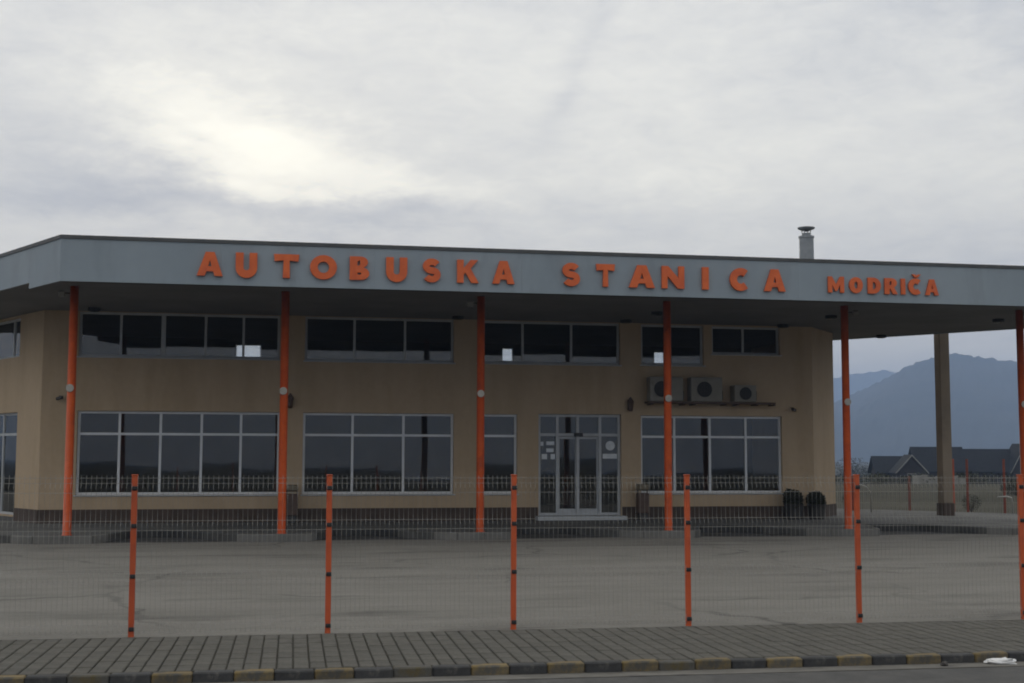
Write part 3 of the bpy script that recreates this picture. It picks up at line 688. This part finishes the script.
# litter in the gutter
def crumple(name, c, sx, sy, sz, rz, m, label, cat):
    b = bmesh.new(); bmesh.ops.create_icosphere(b, subdivisions=3, radius=1)
    for v in b.verts:
        n_ = mnoise.noise(v.co*2.1+Vector((3, 1, 7)))*.45+mnoise.noise(v.co*5)*.22
        q = v.co*(1+n_); z = max(q.z, -.55)
        v.co = c+Matrix.Rotation(rz, 3, 'Z') @ Vector((q.x*sx, q.y*sy, (z+.55)*sz))
    return tag(obj(name, b, m), label, cat)
crumple('plastic_bag', S(8.29, -2.50, -.080), .145, .055, .034, -.12, M['bag'], 'crumpled white plastic bag lying in the gutter at right', 'bag')
crumple('stone', S(7.70, -2.53, -.080), .035, .03, .025, .4, M['dark'], 'small dark stone in the gutter left of the white bag', 'stone')

# ------------------------------------------------------------------ beyond the canopy: rear fence, rails, field, houses, hills
rf = empty('boundary_fence', (20, 38.6, 0)); tag(rf, 'wire fence on thin rusty orange posts behind the beige pillar', 'fence')
RP = [(16.9, 39.2), (18.5, 39.0), (20.36, 38.8), (21.76, 38.55), (22.22, 38.5), (23.46, 38.4), (25.2, 38.2), (26.9, 38.0)]
for i, (x, y) in enumerate(RP):
    obj('post', box(bmesh.new(), x-.03, x+.03, y-.03, y+.03, -.3, 1.80 if i not in (1, 2) else 1.25, bevel=.006), M['rust'] if i != 3 else M['orange'], rf)
for (x0, y0), (x1, y1) in zip(RP, RP[1:]):
    b = bmesh.new(); n = int(math.dist((x0, y0), (x1, y1))/.07)
    for k in range(1, n):
        f_ = k/n; tube(b, [(x0+(x1-x0)*f_, y0+(y1-y0)*f_, .06), (x0+(x1-x0)*f_, y0+(y1-y0)*f_, 1.22)], .0025, 4)
    for z in (.1, .4, .75, 1.0, 1.18): tube(b, [(x0, y0, z), (x1, y1, z)], .003, 4)
    obj('wire_panel', b, M['wire'], rf)
def rail_hoop(pts, label):
    e = obj('tube_rail', tube(bmesh.new(), pts, .024, 8), M['rail'], smooth=True); tag(e, label, 'rail')
rail_hoop([(17.95, 37.6, .98), (18.12, 37.6, 1.0), (18.30, 37.6, .93), (18.42, 37.6, .78), (18.45, 37.6, .6), (18.45, 37.6, .0)], 'bent pale tube handrail beside the right corner of the station')
rail_hoop([(22.85, 37.8, .60), (23.15, 37.8, .62), (23.33, 37.8, .58), (23.36, 37.8, .45), (23.36, 37.8, -.02)], 'pale tube rail near the orange column at the right edge')

def shrub(x, y, rad, label, m='leaf', n=500, seed=1):
    rng = random.Random(seed); z = gz(x, y) if y > 44 else -.02
    e = empty('shrub', (x, y, z)); tag(e, label, 'shrub', 'shrubs in the field')
    b = bmesh.new(); leaves(b, Vector((x, y, z+rad[2]*.95)), rad, n*3, .065*max(rad), rng); obj('foliage', b, M[m], e, recalc=False)
    b = bmesh.new()
    for k in range(5):
        a = rng.uniform(0, 6.28); tube(b, [(x, y, z-.05), (x+.3*rad[0]*math.cos(a), y+.3*rad[1]*math.sin(a), z+rad[2]*.7), (x+.7*rad[0]*math.cos(a), y+.7*rad[1]*math.sin(a), z+rad[2]*1.5)], [.03, .02, .008], 5)
    obj('stem', b, M['bark'], e)
shrub(24.6, 42.4, (.36, .35, .30), 'dark low shrub behind the rear fence, right of the beige pillar', 'leafdk', 420, 3)
shrub(22.9, 48.5, (.35, .35, .30), 'low olive shrub behind the rear fence, left of the beige pillar', 'leaf', 350, 5)
shrub(22.0, 52.0, (.5, .4, .30), 'low spreading shrub in the field near the station corner', 'leaf', 350, 6)
shrub(38.5, 62.0, (.8, .7, .38), 'rounded olive bush out in the field at far right', 'leaf', 600, 8)
# pale low wall in the field
gw = empty('garden_wall', (50.5, 92, gz(50.5, 92))); tag(gw, 'low pale broken garden wall across the field below the house', 'wall')
for k in range(7):
    x = 48.6+k*.62
    obj('block', nb(x, x+.6, 91.9, 92.1, -.4, (.42, .48, .30, .36, .22, .40, .2)[k], bevel=.02), M['pale'], gw)
# hedge band at the edge of the field, thick scrub nobody could count
rng = random.Random(11); hb = bmesh.new()
for k in range(170):
    x = 38+k*.50+rng.uniform(-.4, .4); y = 96+rng.uniform(-5, 5)
    leaves(hb, Vector((x, y, gz(x, y)+.35)), (.9, .8, rng.uniform(.35, .75)), 130, .11, rng)
tag(obj('scrub', hb, M['leaf'], recalc=False), 'dull olive scrub along the far edge of the field', 'scrub', kind='stuff')

def gable_house(name, c, rz, w, d, eave, ridge, base, label, gables=(), chim=()):
    X = Matrix.Translation((c[0], c[1], base)) @ Matrix.Rotation(rz, 4, 'Z'); T = lambda q: X @ Vector(q)
    e = empty(name, (c[0], c[1], base), 0); tag(e, label, 'house')
    b = bmesh.new(); box(b, -w/2, w/2, -d/2, d/2, -.5, eave, T=T); obj('wall', b, M['hwall'], e)
    b = bmesh.new(); o = .45
    pr = [(-d/2-o, eave-.25), (0, ridge), (d/2+o, eave-.25), (d/2+o, eave-.10), (0, ridge+.18), (-d/2-o, eave-.10)]
    A_ = [b.verts.new(T((-w/2-o, y, z))) for y, z in pr]; B_ = [b.verts.new(T((w/2+o, y, z))) for y, z in pr]
    for k in range(6): b.faces.new((A_[k], A_[(k+1) % 6], B_[(k+1) % 6], B_[k]))
    b.faces.new(A_[::-1]); b.faces.new(B_); rf_ = obj('roof', b, M['slate'], e)
    b = bmesh.new()
    for s in (-1, 1):
        v = [b.verts.new(T((s*(w/2-.02), y, z))) for y, z in ((-d/2, eave-.05), (d/2, eave-.05), (0, ridge-.1))]; b.faces.new(v)
    obj('gable_wall', b, M['hwall'], e)
    for gx_, gw_, gh in gables:
        b = bmesh.new(); y0 = -d/2-1.0; zr = gh
        P = [(gx_-gw_/2, y0, -.4), (gx_+gw_/2, y0, -.4), (gx_+gw_/2, y0, eave-.1), (gx_, y0, zr-.15), (gx_-gw_/2, y0, eave-.1)]
        f0 = [b.verts.new(T(p)) for p in P]; f1 = [b.verts.new(T((p[0], 0, p[2]))) for p in P]
        b.faces.new(f0)
        for k in range(5): b.faces.new((f0[k], f0[(k+1) % 5], f1[(k+1) % 5], f1[k]))
        obj('porch_wall', b, M['hwall'], e)
        for s in (-1, 1):
            b = bmesh.new(); q = [(gx_, zr), (gx_+s*(gw_/2+.5), eave-.45), (gx_+s*(gw_/2+.5), eave-.28), (gx_, zr+.18)]
            a0 = [b.verts.new(T((x, y0-.4, z))) for x, z in q]; a1 = [b.verts.new(T((x, .4, z))) for x, z in q]
            b.faces.new(a0); b.faces.new(a1[::-1])
            for k in range(4): b.faces.new((a0[k], a0[(k+1) % 4], a1[(k+1) % 4], a1[k]))
            gr = obj('gable_roof', b, M['slate'], e)
            b = bmesh.new(); q = [(gx_, zr-.02), (gx_+s*(gw_/2+.5), eave-.47), (gx_+s*(gw_/2+.5), eave-.27), (gx_, zr+.19)]
            a0 = [b.verts.new(T((x, y0-.46, z))) for x, z in q]; a1 = [b.verts.new(T((x, y0-.41, z))) for x, z in q]
            b.faces.new(a0); b.faces.new(a1[::-1])
            for k in range(4): b.faces.new((a0[k], a0[(k+1) % 4], a1[(k+1) % 4], a1[k]))
            obj('bargeboard', b, M['pale'], gr)
        w_ = obj('window', box(bmesh.new(), gx_-.6, gx_+.6, y0-.05, y0-.01, eave-1.6, eave-.4, T=T), M['pale'], e)
        for s in (-1, 1): obj('pane', box(bmesh.new(), gx_+s*.28-.24, gx_+s*.28+.24, y0-.08, y0-.052, eave-1.5, eave-.5, T=T), M['pane_dark'], w_)
    for x in chim: obj('chimney', box(bmesh.new(), x-.35, x+.35, -.9, -.2, ridge-1.4, ridge+.7, T=T), M['hwall'], rf_)
    return e
ZH = -4.36
gable_house('far_house', (92.6, 168.5, 0), -.30, 6.2, 8.0, 4.3, 7.4, ZH, 'dark slate-roofed house with pale-edged front gable, left of the beige pillar', ((-4.3, 3.4, 6.3),))
gable_house('far_house', (101.8, 172, 0), -.25, 13.0, 8.5, 4.2, 7.15, ZH, 'long low dark-roofed house behind the right edge column', ((4.3, 3.4, 7.9),))
gable_house('far_house', (89.0, 175, 0), -.30, 4.6, 6.0, 4.0, 6.1, ZH, 'small low dark house beyond, left end of the far houses')
# far wood as one mass
rng = random.Random(5); hb = bmesh.new()
for k in range(130):
    x = 125+k*1.4+rng.uniform(-2, 2); y = 300+rng.uniform(-22, 22); h = rng.uniform(3.0, 6.8)
    leaves(hb, Vector((x, y, ZH+h*.50)), (2.2, 2.2, h*.50), 220, .30, rng)
tag(obj('far_wood', hb, M['leafdk'], recalc=False), 'low dark strip of distant trees below the hill', 'wood', kind='stuff')

def hill(name, az0, dist, ridge, depth, seed, du=3.6):
    dv = Vector((math.sin(az0), math.cos(az0), 0)); pv = Vector((math.cos(az0), -math.sin(az0), 0))
    us_ = []; u_ = ridge[0][0]
    while u_ <= ridge[-1][0]: us_.append(u_); u_ += du
    def rh(u):
        for (a, ha), (b, hb_) in zip(ridge, ridge[1:]):
            if a <= u <= b: t = (u-a)/(b-a); return ha+(hb_-ha)*t
        return ridge[-1][1]
    ws = [-1+2*i/44 for i in range(45)]; b = bmesh.new(); rows = []
    for w in ws:
        row = []
        for u in us_:
            prof = max(0, 1-abs(w))**.85 if w < 0 else max(0, 1-abs(w))
            n_ = mnoise.fractal(Vector((u*.008, w*2.5, seed)), 1.0, 2.0, 5)*16*prof**.5*(1-prof*.8)
            tr = (mnoise.noise(Vector((u*.11, w*40, seed)))*3.6+mnoise.noise(Vector((u*.3, w*90, seed)))*2.6)*(prof > .02)
            z = -6+(rh(u)+6)*prof+n_+tr
            row.append(b.verts.new(pv*u+dv*(dist+w*depth)+Vector((0, 0, max(z, -5.9) if prof > 0 else -5.9))))
        rows.append(row)
    for r0, r1 in zip(rows, rows[1:]):
        for i in range(len(us_)-1): b.faces.new((r0[i], r0[i+1], r1[i+1], r1[i]))
    tag(obj(name, b, M['hill'], smooth=True), kind='structure')
hill('wooded_hill', .52, 2200, [(-600, 20), (-420, 45), (-300, 62), (-190, 90.7), (-170, 100), (-138, 114), (-107, 132), (-67, 152.5), (-28, 161), (5, 165), (40, 158), (77, 152.5), (100, 149), (200, 150), (330, 120), (500, 60), (700, 10)], 650, 2.2)
hill('distant_hill', .52, 3650, [(-1050, 120), (-700, 170), (-460, 195), (-318, 213), (-286, 222), (-232, 229), (-192, 236), (-70, 215), (120, 170), (460, 60)], 420, 5.1, 9.0)

# ------------------------------------------------------------------ haze: one closed box of even, thin air
hz = obj('haze', nb(-4100, 4100, -4100, 4100, -7.5, 262), None); tag(hz, kind='stuff'); hz['label'] = 'thin bluish winter haze over the valley'
m = bpy.data.materials.new('haze_air'); m.use_nodes = True; t = m.node_tree; t.nodes.clear()
pv_ = t.nodes.new('ShaderNodeVolumePrincipled'); pv_.inputs['Color'].default_value = (.47, .635, .95, 1); pv_.inputs['Density'].default_value = 4.6e-4
pv_.inputs['Anisotropy'].default_value = 0.0
oo = t.nodes.new('ShaderNodeOutputMaterial'); t.links.new(pv_.outputs[0], oo.inputs['Volume']); hz.data.materials.append(m)
